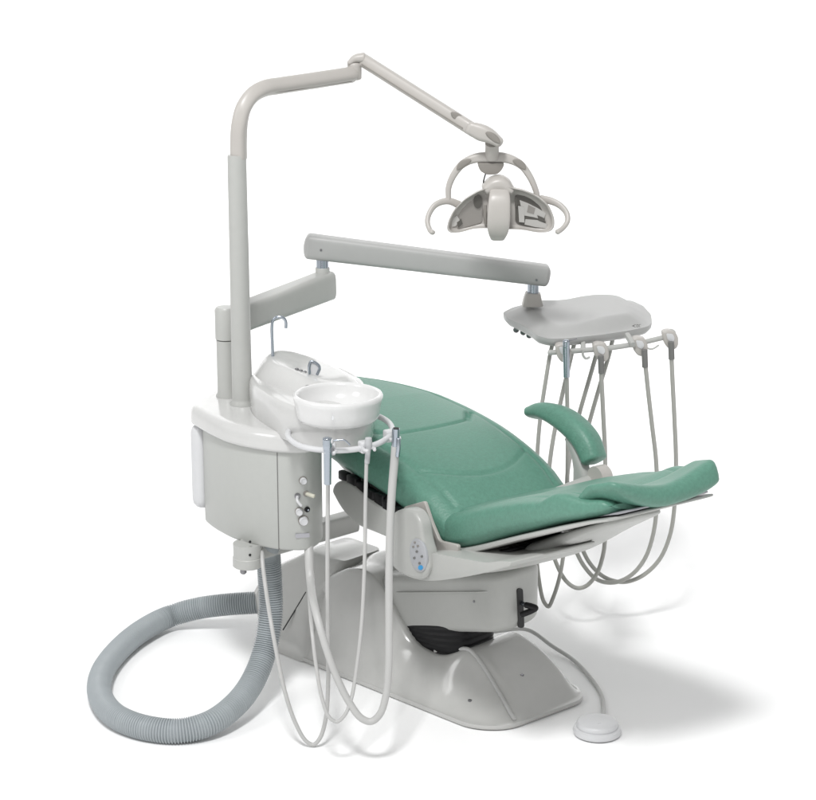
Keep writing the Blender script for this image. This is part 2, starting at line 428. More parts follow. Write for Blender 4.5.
mb = MB(); tube(mb, [ats(x, y, -.268) for x, y in [(418, 511), (425, 517), (429, 526), (430.5, 536), (430, 545)]], .0028, n=8); mb.build('housing_seam', M_DARK, hous)
mb = MB(); tube(mb, [ats(x, y, -.266) for x, y in [(394, 479), (393.5, 486), (391, 495), (386, 503)]], .010, n=10, cap=.006); mb.build('release_lever', M_BLACK, chair)
# far armrest
mb = MB(); P = spline([ats(x, y, .33) for x, y in [(534, 413), (545, 411.5), (559, 416), (575, 427.5), (587, 442), (594, 459)]], 8)
sweep(mb, P, lambda t: sup(40, 2.8, sinterp([0, .3, 1], [.038, .045, .046], t), sinterp([0, .15, .45, .8, 1], [.018, .026, .036, .038, .034], t)), up=V2.cross(EX)*0+Vector((0, 0, 1))+Vector((.4, 0, 0)), cap=.014, capn=6)
ar = mb.build('armrest_pad', M_GREEN, chair, sharp=70)
mb = MB(); sweep(mb, spline([ats(x, y, .31) for x, y in [(571, 437), (577, 452), (581, 466), (583, 481)]], 6), lambda t: sup(24, 3, .02, sinterp([0, .5, 1], [.016, .02, .036], t)), up=U2, cap=.004)
mb.build('armrest_bracket', M_GREY, chair)
mb = MB(); lathe(mb, [(.036, 0), (.036, .04), (.03, .046)], ats(595, 478, .29), V2, 28); mb.build('armrest_pivot', M_LAMP, chair)
mb = MB(); tube(mb, [ats(593, 480, .31), ats(593, 480, .31)-V2*.24-EZ*.03], .02, n=20); mb.build('armrest_mount', M_GREY, chair)

# ------------------------------------------------------------------ foot control
pc = atZ(597, 734, .0)
pedal = thing('foot_control', 'round pale grey foot pedal disc lying on the floor in front of the chair base', 'foot pedal', pc)
mb = MB(); lathe(mb, [(.064, .002), (.071, .006), (.073, .014), (.070, .023), (.064, .026)], pc, n=56); mb.build('pedal_base', M_WHITE, pedal)
mb = MB(); lathe(mb, [(.061, .024), (.063, .028), (.063, .036), (.060, .041), (.055, .0432), (.03, .0445), (.002, .045)], pc, n=56); mb.build('pedal_disc', M_WHITE, pedal)
mb = MB(); tube(mb, [W(.0, .13, .12), W(.03, .24, .09), atZ(528, 630, .055), atZ(552, 646, .025), atZ(572, 659, .012), atZ(590, 677, .008), atZ(601, 694, .006), atZ(603.5, 708, .007), atZ(602, 722, .014)], .0065, n=10)
mb.build('pedal_tube', M_TUBE, pedal)

# ------------------------------------------------------------------ side cabinet
DZ = .02
XS = Vector((0, -DZ/.29, 0))
cab_pos = atZ(255, 455, .83+DZ); 
cabinet = thing('side_cabinet', 'grey cabinet with curved door, push knobs and switches, carried on an arm beside the chair', 'cabinet', (cab_pos.x, cab_pos.y+.12, .4))
zc0, zc1, zt = .520+DZ, .828+DZ, .890+DZ
def shift(u, v): 
    p = W(u, v, 0)+XS; return (p.x, p.y)
cabpl = [(-.53, -.493), (-.45, -.522), (-.33, -.545), (-.235, -.535), (-.15, -.508), (-.085, -.452), (-.115, -.37), (-.20, -.29), (-.32, -.24), (-.53, -.25)]
def unshift(px, py):
    d = atZ(px, py, zt)-XS-O; return (d.dot(U1), d.dot(V1))
cappl = [(-.565, -.494), (-.45, -.524)]+cabpl[2:8]+[unshift(262, 385), unshift(222, 387), unshift(197.5, 399)]
def cabout(inset, n=120, pl=None):
    c = (-.33, -.40); q = []
    for u, v in roundpoly(pl or cabpl, [.02, .05, .05, .03, .03, .035, .04, .05, .05, .03, .02][:len(pl or cabpl)], 6):
        d = hypot(u-c[0], v-c[1]); k = (d-inset)/d; q.append(shift(c[0]+(u-c[0])*k, c[1]+(v-c[1])*k))
    return evenly(q, n)
def stack(outlines):
    return MB().rings([[Vector((p[0], p[1], z)) for p in o] for o, z in outlines])
cb = stack([(cabout(.012), zc0), (cabout(.004), zc0+.002), (cabout(0), zc0+.008), (cabout(0), zc1)]).build('cabinet_body', M_CAB, cabinet, sharp=50)
stack([(cabout(-.006, 120, cappl), zc1+.001), (cabout(-.012, 120, cappl), zc1+.004), (cabout(-.014, 120, cappl), zc1+.012), (cabout(-.012, 120, cappl), zt-.02), (cabout(-.006, 120, cappl), zt-.008), (cabout(.006, 120, cappl), zt-.001), (cabout(.02, 120, cappl), zt)]).build('cabinet_cap', M_SHELL, cabinet, sharp=60)
# door and control panel seam, following the curved front
def onface(px, py, off=0.0):
    """point where the pixel ray meets the cabinet wall"""
    r = ray(px, py); out = cabout(0, 400); best = None
    for i in range(len(out)):
        a, b = out[i], out[(i+1) % len(out)]
        e = (b[0]-a[0], b[1]-a[1]); den = r.x*e[1]-r.y*e[0]
        if abs(den) < 1e-9: continue
        t = ((a[0]-CP.x)*e[1]-(a[1]-CP.y)*e[0])/den
        w = ((a[0]-CP.x)*r.y-(a[1]-CP.y)*r.x)/den
        if 0 <= w <= 1 and (best is None or t < best[0]): best = (t, Vector((e[1], -e[0], 0)).normalized())
    t, n = best; p = CP+r*t
    if n.dot(Vector((CP.x-p.x, CP.y-p.y, 0))) < 0: n = -n
    return p+n*off, n
def face_part(name, m, fn, parent): return fn().build(name, m, parent)
p0, n0 = onface(278, 500); T0 = Vector((-n0.y, n0.x, 0))
mb = MB(); box(mb, Vector((p0.x, p0.y, (zc0+zc1)/2))-n0*.001, T0, n0, EZ, .0026, .004, zc1-zc0-.004); mb.build('door_seam', M_INK, cb)
for nm, x, y, r, d, m in [('push_knob', 303, 480.5, .0105, .012, M_WHITE), ('push_knob', 299.5, 511.5, .0115, .013, M_WHITE), ('push_knob', 303.5, 520.5, .0135, .014, M_WHITE)]:
    p, n = onface(x, y)
    mb = MB(); lathe(mb, [(r, -.003), (r, d*.7), (r*.8, d), (r*.72, d*.9), (.001, d*.85)], p, n, 28)
    k = mb.build(nm, m, cabinet)
    mb = MB(); lathe(mb, [(r*1.22, -.002), (r*1.22, .0015), (r*1.1, .002)], p, n, 28); mb.build('knob_ring', M_LAMPD, k)
p, n = onface(297.5, 496); mb = MB(); lathe(mb, [(.009, -.002), (.009, .003), (.006, .004)], p, n, 20); sw_ = mb.build('rocker_switch', M_STEELD, cabinet)
mb = MB(); tube(mb, [p, p+n*.012+EZ*-.010, p+n*.02+EZ*-.024+Vector((.012, 0, 0))], .0045, n=12, cap=.003); mb.build('switch_lever', M_WHITE, sw_)
p, n = onface(306, 493.5); mb = MB(); lathe(mb, [(.009, -.002), (.009, .004), (.007, .005)], p, n, 20); sw_ = mb.build('toggle_switch', M_LAMPD, cabinet)
mb = MB(); tube(mb, [p, p+n*.016+Vector((.018, 0, -.004))], .0062, n=12, cap=.003); mb.build('switch_lever', mat('cream_plastic', (.55, .54, .45), .35), sw_)
p, n = onface(307, 509.3); mb = MB(); lathe(mb, [(.0085, -.002), (.0085, .004), (.006, .005), (.003, .003)], p, n, 20); kh = mb.build('key_switch', M_BLACK, cabinet)
mb = MB(); lathe(mb, [(.0028, .002), (.0028, .009)], p, n, 12); mb.build('key_stub', M_CHROME, kh)
# name plate with worn grey lettering
p, n = onface(302.5, 535.5); T = Vector((-n.y, n.x, 0)); T = T if T.x > 0 else -T
mb = MB(); box(mb, p+n*.0005, T, n, EZ, .042, .003, .013); npl = mb.build('name_plate', M_PLATE, cabinet)
# white rounded side panel
mb = MB(); rslab(mb, -.505, -.28, zc0+.035, zc1+.0, .03, -.582, -.525, .022, lambda a, b, c: W(c, a, b)+XS); mb.build('side_panel', M_WHITE, cabinet, sharp=60)
# mounting hub and support arm
hp = atZ(248, 566, .47)
mb = MB(); lathe(mb, [(.042, 0), (.046, .003), (.046, .03), (.044, .032), (.044, zc0-.47+.004)], hp, n=36); hub = mb.build('mounting_hub', M_GREY, cabinet)
for x, y in [(250, 542), (250, 555)]:
    r = ray(x, y); pp_ = atY(x, y, hp.y-.0435); mb = MB(); lathe(mb, [(.004, -.004), (.004, .001)], pp_, (0, -1, 0), 10); mb.build('screw', M_BLACK, hub)
mb = MB(); lathe(mb, [(.01, 0), (.01, -.01), (.006, -.014)], hp+Vector((-.012, -.03, 0)), n=12); mb.build('foot_stud', M_STEELD, hub)
a = Vector((hp.x, hp.y, hp.z+.05)); b = atv(352, 521, -.02)
mb = MB(); sweep(mb, [a, a.lerp(b, .5), b], lambda t: sup(32, 6, .03, .033), up=EZ); mb.build('support_arm', M_GREY, cabinet)

# ------------------------------------------------------------------ cuspidor
cusp = thing('cuspidor', 'white spittoon bowl on its glossy grey housing on top of the side cabinet', 'cuspidor', Vector((-.30, -.25, zt))+XS)
zb = .893+DZ
def fz(pts, z): return [(lambda q: (q.x, q.y))(atZ(x, y, z)) for x, y in pts]
low = fz([(249, 412), (253, 421), (274, 436.5), (308, 449), (338, 453.5), (362, 450), (373, 440)], zb-.02)
q_ = low[0]; r_ = low[-1]
low += [(r_[0]-.0, r_[1]+.12), (-.14, .0+XS.y-.02), (-.24, .07+XS.y-.02), (-.36, .09+XS.y-.02), (-.455, .06+XS.y-.02), (q_[0]+.002, q_[1]+.08)]
lo = evenly(roundpoly(low, .07, 8), 130)
cc = (-.30, -.22+XS.y)
def lowtop(x, y): return .985+DZ-.05*sm01(-.30, -.46, 0)*0-.03*sm01(-.25, -.10, x)
mb = MB(); rings = []
for k, dz in [(.97, None), (1.0, None)]: rings.append([(cc[0]+(p[0]-cc[0])*k, cc[1]+(p[1]-cc[1])*k, zb-.022+(0 if k < 1 else .006)) for p in lo])
for k, dz in [(1.0, -.035), (.99, -.014), (.965, -.004), (.93, 0), (.6, .002), (.2, .002), (.02, .002)]:
    rings.append([(cc[0]+(p[0]-cc[0])*k, cc[1]+(p[1]-cc[1])*k, lowtop(cc[0]+(p[0]-cc[0])*k, 0)+dz) for p in lo])
mb.rings(rings); hs = mb.build('housing', M_SHELL, cusp, sharp=60)
up_ = [(q_[0]+.012, q_[1]+.05), (q_[0]+.03, q_[1]-.02), (-.40, -.245+XS.y), (-.30, -.315+XS.y), (-.215, -.30+XS.y), (-.165, -.22+XS.y), (-.14, -.11+XS.y), (-.22, -.0+XS.y), (-.34, .045+XS.y), (-.45, .03+XS.y)]
uo = evenly(roundpoly(up_, .06, 8), 110); uc = (-.33, -.12+XS.y)
def uptop(x): return 1.045+DZ-.05*sm01(-.42, -.17, x)
mb = MB(); rings = []
for k, q in [(1.02, 'b'), (1.0, .0), (.95, .2), (.88, .5), (.80, .78), (.74, .92), (.68, .985), (.62, 1), (.4, 1.0), (.02, 1.0)]:
    ring = []
    for p in uo:
        x, y = uc[0]+(p[0]-uc[0])*k, uc[1]+(p[1]-uc[1])*k; z0 = lowtop(x, y)
        ring.append((x, y, z0-.006 if q == 'b' else z0+.002+(uptop(x)-z0)*q))
    rings.append(ring)
mb.rings(rings); tower = mb.build('tap_console', M_SHELL, cusp, sharp=70)
bc = atv(338, 396.5, -.42)+XS*.9+Vector((0, 0, DZ*1.0)); bc = atZ(338, 396.5, 1.022+DZ)
R = .130
prof = [(.03, -.069), (.106, -.068), (.115, -.064), (.1195, -.055), (.1228, -.035), (.1270, -.012), (.1295, -.004), (.130, .004), (.1275, .009), (.122, .0115), (.1165, .009), (.1135, .002), (.110, -.012), (.098, -.034), (.07, -.05), (.035, -.058), (.012, -.060), (.002, -.061)]
mb = MB(); lathe(mb, prof, bc, n=72); bowl = mb.build('bowl', M_CER, cusp, sharp=80)
mb = MB(); lathe(mb, [(.014, -.0595), (.014, -.0575), (.008, -.0585), (.001, -.0585)], bc, n=24); mb.build('drain', M_CHROME, bowl)
# cup filler spout
yb = -.10+XS.y
mb = MB(); tube(mb, [atY(x, y, yb) for x, y in [(273, 361), (272.4, 345), (272, 326), (273, 320.5), (276, 317.6), (280.5, 317), (284.5, 319), (286, 323), (286, 328)]], .0048, n=14); mb.build('cup_filler_spout', M_CHROME, cusp)
mb = MB(); lathe(mb, [(.011, -.004), (.011, .003), (.007, .005)], atY(273, 360.5, yb), n=20); mb.build('spout_collar', M_CHROME, cusp)
# flag shaped lever tap
yt = -.235+XS.y
mb = MB(); tube(mb, [atY(x, y, yt) for x, y in [(309.5, 374), (309.3, 366), (311, 361.8), (314, 362), (319, 366), (319.4, 369), (317, 375)]], .0045, n=12); fl = mb.build('lever_tap', M_CHROME, cusp)
prism(MB(), [atY(x, y, yt) for x, y in roundpoly([(310, 374), (310, 363), (314, 363), (319, 367.5), (317, 375)], 1, 3)], (0, .003, 0)).build('lever_flag', M_WHITE, fl)
for x, y in [(297, 370), (301, 371.5), (305, 373)]:
    mb = MB(); lathe(mb, [(.006, -.008), (.006, .004), (.004, .006)], atY(x, y, yt+.02), n=16); mb.build('tap_knob', M_STEELD, cusp)
mb = MB(); tube(mb, [atY(x, y, -.33+XS.y) for x, y in [(304.5, 387.2), (307, 385.8), (310, 385.6)]], .0022, n=8); mb.build('console_slot', M_DARK, tower)
# holder rail round the front of the housing
zr = .905+DZ
mb = MB(); P = [atZ(x, y, zr+dz) for x, y, dz in [(291, 428, 0), (288, 434, 0), (291.5, 440.5, 0), (302, 446.5, 0), (318, 449.6, 0), (336, 450.6, 0), (354, 449.4, 0), (371, 446, 0), (384, 440.5, .004), (392, 432, .008), (390, 424, .012), (382, 418, .016), (368, 413, .02)]]
tube(mb, P, .0085, n=14); rail = mb.build('holder_rail', M_WHITE, cusp)
for x, y, dx in [(330.5, 449, 0), (365, 447, 6), (390, 436, 3)]:
    c = atZ(x, y, zr+.003); mb = MB()
    X = Vector((1, 0, 0)); Y = Vector((0, 1, 0))
    if dx:
        X = Vector((cos(.5), sin(.5), 0)); Y = Vector((-sin(.5), cos(.5), 0))
    mb = MB(); box(mb, c+Y*.004, X, Y, EZ, .030, .030, .034); hc = mb.build('holder_clip', M_WHITE, cusp, bevel=.005)
    mb = MB()
    for sgn in (-1, 1):
        tube(mb, [c+X*(sgn*.012)-Y*.012, c+X*(sgn*.016)-Y*.026, c+X*(sgn*.011)-Y*.038+EZ*.0], .005, n=8, cap=.003)
    mb.build('clip_jaw', M_WHITE, hc)

# ------------------------------------------------------------------ instruments on the cuspidor rail
yi = atZ(330, 450, zr).y-.032
def lerpY(pts, y0, y1):
    """pixel path -> points whose depth goes smoothly from y0 at the first point to y1 at the last"""
    n = len(pts)-1; return [atY(x, y, y0+(y1-y0)*i/n) for i, (x, y) in enumerate(pts)]
floorY = atZ(313, 745, .008).y
cy_ = atZ(268, 545, zc0).y
yb2 = onface(308, 537)[0].y+.02
GN = 'instruments hanging on the cuspidor rail'
sy = thing('water_syringe', 'steel air and water syringe with bent nozzle hanging beside the spittoon bowl', 'syringe', atY(328, 460, yi), GN)
mb = MB(); tube(mb, [atY(327.6, 449, yi), atY(327.6, 470, yi), atY(327.6, 484, yi)], lambda t: .0115-.001*t, n=18, cap=.002); bdy = mb.build('handle', M_CHROME, sy)
mb = MB(); tube(mb, [atY(327.3, 438.5, yi), atY(327.4, 449, yi)], lambda t: .0135 if t < .8 else .012, n=20, cap=.004); mb.build('head', M_CHROME, sy)
mb = MB(); lathe(mb, [(.007, 0), (.007, .012), (.004, .013)], atY(329, 441, yi), (1, -.3, .0), 16); mb.build('trigger_button', M_WHITE, sy)
mb = MB(); tube(mb, [atY(331, 441.3, yi), atY(338, 440, yi), atY(344, 440, yi), atY(347, 442, yi), atY(350, 445, yi)], .0026, n=10); mb.build('nozzle', M_CHROME, sy)
mb = MB(); pts = [(327.8, 483), (327.6, 540), (327.5, 600), (328, 650), (328, 690), (325.5, 720), (320, 738), (313.5, 744.6), (306, 741), (295, 722), (285, 692), (278, 660), (271, 622), (266, 590), (262.5, 562), (261.5, 541)]
ys = [yi, yi-.02, yi-.06, yi-.1, floorY+.02, floorY+.01, floorY, floorY, floorY, floorY, floorY+.0, floorY+.02, floorY+.06, cy_-.08, cy_-.03, cy_+.03]
tube(mb, [atY(x, y, max(q, floorY)) for (x, y), q in zip(pts, ys)], .0062, n=12); mb.build('tubing', M_TUBE, sy)

sal = thing('saliva_ejector', 'slim saliva ejector handle and thin tube in the middle clip of the spittoon rail', 'suction tip', atY(366, 450, yi+.03), GN)
y2 = yi+.04
mb = MB(); tube(mb, [atY(368.5, 438, y2), atY(368.3, 446, y2), atY(367, 463, y2)], lambda t: sinterp([0, .25, .5, 1], [.0095, .011, .008, .0075], t), n=16, cap=.002); mb.build('handle', mat('translucent_grey_plastic', (.47, .48, .49), .22), sal)
mb = MB(); pts = [(366.5, 462), (365.5, 500), (365, 540), (364, 580), (361.5, 625), (357, 665), (351, 700), (344, 716), (336.5, 721.8), (329, 717), (322, 698), (316.5, 668), (312, 630), (309, 590), (308, 560), (307.5, 539)]
ys = [y2, y2-.01, y2-.03, y2-.05, y2-.08, y2-.1, y2-.12]+[y2-.13]*3+[y2-.12, y2-.1, y2-.05, yb2-.05, yb2-.01, yb2+.02]
tube(mb, [atY(x, y, q) for (x, y), q in zip(pts, ys)], .0055, n=12); mb.build('tubing', M_TUBE, sal)

suc = thing('suction_handpiece', 'thick suction hose with chrome nozzle in the right end clip of the spittoon rail', 'suction tip', atY(395, 440, yi+.08), GN)
y3 = yi+.08
mb = MB(); tube(mb, [atY(396, 428.5, y3), atY(395.5, 447, y3)], lambda t: .0115, n=20); mb.build('nozzle', M_CHROME, suc)
mb = MB(); tube(mb, [atY(396.05, 427.9, y3), atY(396, 429.5, y3)], lambda t: .0085, n=20); mb.build('nozzle_bore', M_DARK, suc)
mb = MB(); tube(mb, [atY(398.5, 439, y3-.01), atY(398.5, 447, y3-.012), atY(397.5, 456, y3-.01)], .0065, n=12, cap=.004); mb.build('valve_slide', M_CHROME, suc)
mb = MB(); pts = [(395.5, 446), (394.5, 460), (392, 490), (390, 530), (389, 580), (389, 630), (388.5, 668), (386, 695), (380, 714), (371, 721.5), (361, 718), (349, 702), (337, 678), (326, 648), (316, 612), (310.5, 580), (309, 556), (308.5, 538)]
ys = [y3, y3, y3-.02, y3-.05, y3-.09, y3-.12, y3-.15, y3-.16]+[y3-.17]*3+[y3-.16, y3-.15, y3-.13, y3-.07, yb2-.06, yb2-.02, yb2+.015]
tube(mb, [atY(x, y, q) for (x, y), q in zip(pts, ys)], lambda t: sinterp([0, .03, .2, .55, .8, 1], [.0125, .0125, .0115, .0105, .0115, .014], t), n=14); mb.build('hose', M_TUBE, suc)

# ------------------------------------------------------------------ corrugated drain hose
zh = .036
hv = atZ(268, 560, .45).y
YB = atZ(195, 609, .075).y; 
hp_ = [atY(276, 602, YB-.03), atY(250, 603, YB-.02), atY(222, 605, YB-.01), atY(195, 609, YB), atZ(168, 617, .05), atZ(140, 632, .043), atZ(116, 653, zh), atZ(101, 676, zh), atZ(101, 698, zh), atZ(117, 717, zh), atZ(146, 728, zh), atZ(178, 731, zh), atZ(208, 724, .045), atZ(234, 706, .065), atZ(253, 681, .10), atZ(265, 650, .17), atZ(270.5, 615, .27), atZ(270, 580, .38), atZ(268, 552, .475), atZ(267, 536, zc0+.01)]
P = resample(spline(hp_, 24), .0011); Lh = arclen(P); PIT = .0078
mb = MB(); rad = .0395
def hr(t): 
    w = (t*Lh[-1]/PIT) % 1; return rad*(sinterp([0, .35, 1], [.97, .97, .97], t))*(1-.13*(.5-.5*cos(2*pi*w))**2)
sweep(mb, P, lambda t: [(hr(t)*cos(2*pi*k/26), hr(t)*sin(2*pi*k/26)) for k in range(26)])
tag(mb.build('corrugated_hose', M_HOSE, None, sharp=80), 'thick grey corrugated hose looping over the floor to the left of the chair', 'hose')

# ------------------------------------------------------------------ operating light on its post
pb = atZ(242.5, 404, zt); yp = pb.y
lampb = thing('operating_light', 'tall examination lamp on a bent grey post with a two handled reflector head', 'dental lamp', (pb.x, yp, zt))
px0 = pb.x
ztop = atY(238, 155, yp).z
mb = MB(); lathe(mb, [(.040, -.002), (.040, .004), (.033, .012), (.0315, .02), (.0305, .2), (.0285, ztop-zt-.006), (.0275, ztop-zt), (.02, ztop-zt+.001)], (px0, yp, zt), n=40); mb.build('post', M_GREY, lampb)
pts = [(238.7, 158, 0), (238.6, 140, 0), (239.6, 124, 0), (243.5, 108, .01), (252, 95.5, .035), (264, 88.5, .07), (280, 85.6, .12), (315, 80.3, .22), (352, 74.6, .33)]
mb = MB(); P = spline([atY(x, y, yp+d) for x, y, d in pts], 10)
sweep(mb, P, lambda t: sup(36, 2.8, .0235, .0235), up=Vector((-.6, .2, .7)), cap=.014); boom = mb.build('boom', M_LAMP, lampb, sharp=60)
mb = MB(); P = spline([atY(x, y, yp+d) for x, y, d in [(266, 92, .075), (281, 91, .12), (315, 86, .22), (352, 80.5, .33)]], 8); tube(mb, [p+Vector((0, -.021, 0)) for p in P], .0018, n=8, raw=True); mb.build('boom_groove', M_LAMPD, boom)
ye = yp+.34
mb = MB(); tube(mb, [atY(354.5, 78, ye), atY(354.5, 64, ye)], .0225, n=28, cap=.008); mb.build('elbow', M_LAMP, lampb)
mb = MB(); sweep(mb, spline([atY(x, y, ye) for x, y in [(349.5, 62.5), (355, 58.5), (364, 57.5)]], 8), lambda t: sup(28, 2.6, .022, sinterp([0, .5, 1], [.008, .013, .016], t)), up=EZ, cap=.008); mb.build('elbow_cap', M_LAMP, lampb)
yl = -.02                                                        # depth of the lamp head
def dA(t): return ye+(yl-ye)*t
mb = MB(); P = [atY(363+(475-363)*t, 60+(131-60)*t, dA(t)) for t in [i/10 for i in range(11)]]
sweep(mb, P, lambda t: sup(32, 3, .017, .0205), up=EZ, cap=.008); sa = mb.build('spring_arm', M_LAMP, lampb)
mb = MB(); tube(mb, [p+Vector((-.004, -.018, -.011)) for p in P[:-1]], .0022, n=8, raw=True); mb.build('arm_groove', M_LAMPD, sa)
mb = MB(); P2 = [atY(451+14*t, 110.5+10*t, dA(.83))+Vector((0, -.0155, -.004)) for t in [i/6 for i in range(7)]]
sweep(mb, P2, lambda t: sup(24, 2.2, .004, .0115*sqrt(max(.05, 1-(2*t-1)**2))), up=EZ); mb.build('arm_inset', M_LAMPD, sa)
def al(px, py, d=0): return atY(px, py, yl+d)
mb = MB(); sweep(mb, spline([al(x, y) for x, y in [(470, 128), (480, 132), (490, 136), (499, 142)]], 6), lambda t: sup(30, 2.8, sinterp([0, .5, 1], [.016, .024, .026], t), sinterp([0, .4, 1], [.02, .026, .016], t)), up=EZ, cap=.012); kn = mb.build('knuckle', M_LAMP, lampb)
mb = MB(); sweep(mb, spline([al(x, y, -.0235) for x, y in [(486, 132.5), (493, 137), (500, 143)]], 6), lambda t: sup(24, 2.2, .006, .011*sqrt(max(.06, 1-(2*t-1)**2))), up=EZ); mb.build('knuckle_inset', M_LAMPD, kn)
mb = MB(); tube(mb, [al(492, 143, .02), al(492, 157, .045)], .0215, n=28); mb.build('pivot', M_LAMP, lampb)
# yoke
yk = [(448.5, 199), (448.5, 188), (453, 176), (462, 164.5), (474, 158.5), (491, 157), (508, 158.5), (521, 165), (530, 177), (536, 191), (538, 200)]
mb = MB(); sweep(mb, spline([al(x, y, .05) for x, y in yk], 8), lambda t: sup(28, 3, .015, sinterp([0, .25, .5, .75, 1], [.0085, .0115, .0165, .0115, .0085], t)), up=None and EZ, cap=.004); yoke = mb.build('yoke', M_LAMP, lampb)
traced([(477, 163), (505, 163), (502, 170), (497, 174.5), (487, 175), (480, 171)], lambda x, y: al(x, y, .035), Vector((0, .03, 0)), rnd=3).build('yoke_boss', M_LAMPD, lampb, bevel=.004)
bd = prism(MB(), [al(x, y, .0325) for x, y in [(489, 153.5), (497.2, 153.5), (497.2, 158), (489, 158)]], (0, .012, 0)).build('badge', M_LAMPD, yoke)
for x0, x1 in [(490, 491.3), (492, 494), (494.8, 496.2)]:
    prism(MB(), [al(x, y, .0315) for x, y in [(x0, 154.2), (x1, 154.2), (x1, 157.4), (x0, 157.4)]], (0, .002, 0)).build('badge_mark', M_INK, bd)
mb = MB(); tube(mb, [al(x, y, .03) for x, y in [(485.5, 174), (484.3, 178), (483.5, 182), (484.5, 186)]], .0022, n=8); mb.build('lamp_wire', M_BLACK, lampb)
for ins in ([(457, 169.5), (463, 163.6), (471, 159.8)], [(513, 160.2), (520, 163.6), (525.5, 169)]):
    mb = MB(); sweep(mb, spline([al(x, y, .0345) for x, y in ins], 8), lambda t: sup(18, 2.2, .003, .011*sqrt(max(.06, 1-(2*t-1)**2)))); mb.build('yoke_inset', M_LAMPD, yoke)
# head shell
cx0, cy0 = 497, 212
rim = [(190, 528), (196, 495), (218, 450), (262, 405), (318, 372), (362, 357), (402, 352), (448, 356), (505, 368), (562, 392), (608, 430), (630, 482), (630, 522), (608, 540), (560, 541), (505, 530), (450, 527), (400, 527), (350, 523), (300, 525), (245, 541), (205, 543)]
rim = [(400+x/4.08, 100+y/4.08) for x, y in rim]
ro = evenly(roundpoly(rim, 4, 4), 140)
def hp3(p, k, d, lift=0): return al(cx0+(p[0]-cx0)*k, cy0+(p[1]-cy0)*k-lift, d)
mb = MB(); rings = []
for k, d, l in [(.93, .060, 0), (.945, .02, 0), (.955, .0, 0), (.965, -.004, 0), (.985, -.005, 0), (1.0, 0, 0), (1.0, .012, .5), (.97, .04, 2), (.88, .075, 4), (.72, .10, 6), (.5, .115, 7), (.25, .12, 8), (.02, .121, 8)]:
    rings.append([hp3(p, k, d, l) for p in ro])
mb.rings(rings, cap0=False); shell = mb.build('head_shell', M_LAMP, lampb, sharp=70)
mb = MB(); rings = []
for k, d in [(.955, .002), (.94, .014), (.88, .022), (.7, .026), (.45, .027), (.2, .027), (.02, .027)]: rings.append([hp3(p, k, d) for p in ro])
mb.rings(rings, cap0=False); refl = mb.build('reflector', M_LAMP, lampb, sharp=70)
# hump on top of the shell
mb = MB(); sweep(mb, spline([al(x, y, .035) for x, y in [(486, 189), (494, 184), (503, 184), (511, 190)]], 6), lambda t: sup(28, 2.6, .04, sinterp([0, .4, .6, 1], [.02, .026, .026, .014], t)), up=EZ, cap=.01); mb.build('shell_hump', M_LAMP, lampb)
# mirror facets on the right, reflections painted in as pale and dark pieces, taupe mirror with dark lens on the left
def facet(nm, poly, d, m, th=.004): return prism(MB(), [al(400+x/4.08, 100+y/4.08, d) for x, y in poly], (0, th, 0)).build(nm, m, refl)
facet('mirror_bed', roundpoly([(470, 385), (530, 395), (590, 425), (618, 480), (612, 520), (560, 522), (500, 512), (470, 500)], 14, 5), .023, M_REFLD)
facet('mirror_facet', [(488, 408), (520, 420), (560, 440), (596, 462), (584, 490), (545, 478), (500, 470)], .020, M_REFL)
facet('mirror_facet', [(482, 432), (506, 436), (508, 500), (486, 498)], .016, M_REFL)
facet('mirror_facet', [(512, 486), (560, 490), (600, 506), (598, 524), (550, 518), (508, 508)], .020, M_REFL)
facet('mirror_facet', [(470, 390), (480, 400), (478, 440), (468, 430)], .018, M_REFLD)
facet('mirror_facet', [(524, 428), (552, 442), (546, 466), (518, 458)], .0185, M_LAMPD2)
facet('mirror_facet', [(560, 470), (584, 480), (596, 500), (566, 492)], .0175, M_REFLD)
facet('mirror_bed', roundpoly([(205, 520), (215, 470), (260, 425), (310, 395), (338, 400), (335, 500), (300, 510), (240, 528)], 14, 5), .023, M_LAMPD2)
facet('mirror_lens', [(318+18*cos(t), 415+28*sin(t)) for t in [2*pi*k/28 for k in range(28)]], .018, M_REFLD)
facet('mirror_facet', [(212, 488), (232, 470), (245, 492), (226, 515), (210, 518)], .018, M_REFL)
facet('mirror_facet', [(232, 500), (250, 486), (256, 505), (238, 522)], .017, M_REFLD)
# bulb shield standing across the middle
mb = MB(); P = [al(x, y, d) for x, y, d in [(499.5, 191.5, .0), (499.5, 198, -.018), (499, 210, -.03), (498.5, 223, -.032), (498, 233, -.02), (497.5, 238, .0)]]
sweep(mb, spline(P, 8), lambda t: sup(32, 3.2, sinterp([0, .25, .7, 1], [.030, .034, .034, .022], t), .010), up=Vector((0, -1, .001)), cap=.006); sh_ = mb.build('bulb_shield', M_LAMP, lampb, sharp=70)
mb = MB(); sweep(mb, [al(485.5, 205, .004), al(484.5, 215, -.0), al(486, 224, .004)], lambda t: sup(24, 2.2, .011*sqrt(max(.1, 1-(2*t-1)**2)), .004), up=Vector((-.9, -.4, 0))); mb.build('shield_recess', M_LAMPD, sh_)
# side handles
GH = None
for pts in ([(462, 206), (448, 201), (436, 204.5), (429.5, 213), (427.5, 222), (430, 230), (432.5, 232.5)], [(541, 199), (551, 201), (560, 205.5), (566.5, 213), (567.5, 221), (563, 228), (557.5, 232)]):
    mb = MB(); sweep(mb, spline([al(x, y, .055-.014*i) for i, (x, y) in enumerate(pts)], 8), lambda t: sup(20, 2.4, .0075, sinterp([0, .3, .85, 1], [.013, .0105, .0075, .009], t)), cap=.006)
    mb.build('handle', M_LAMP, lampb)

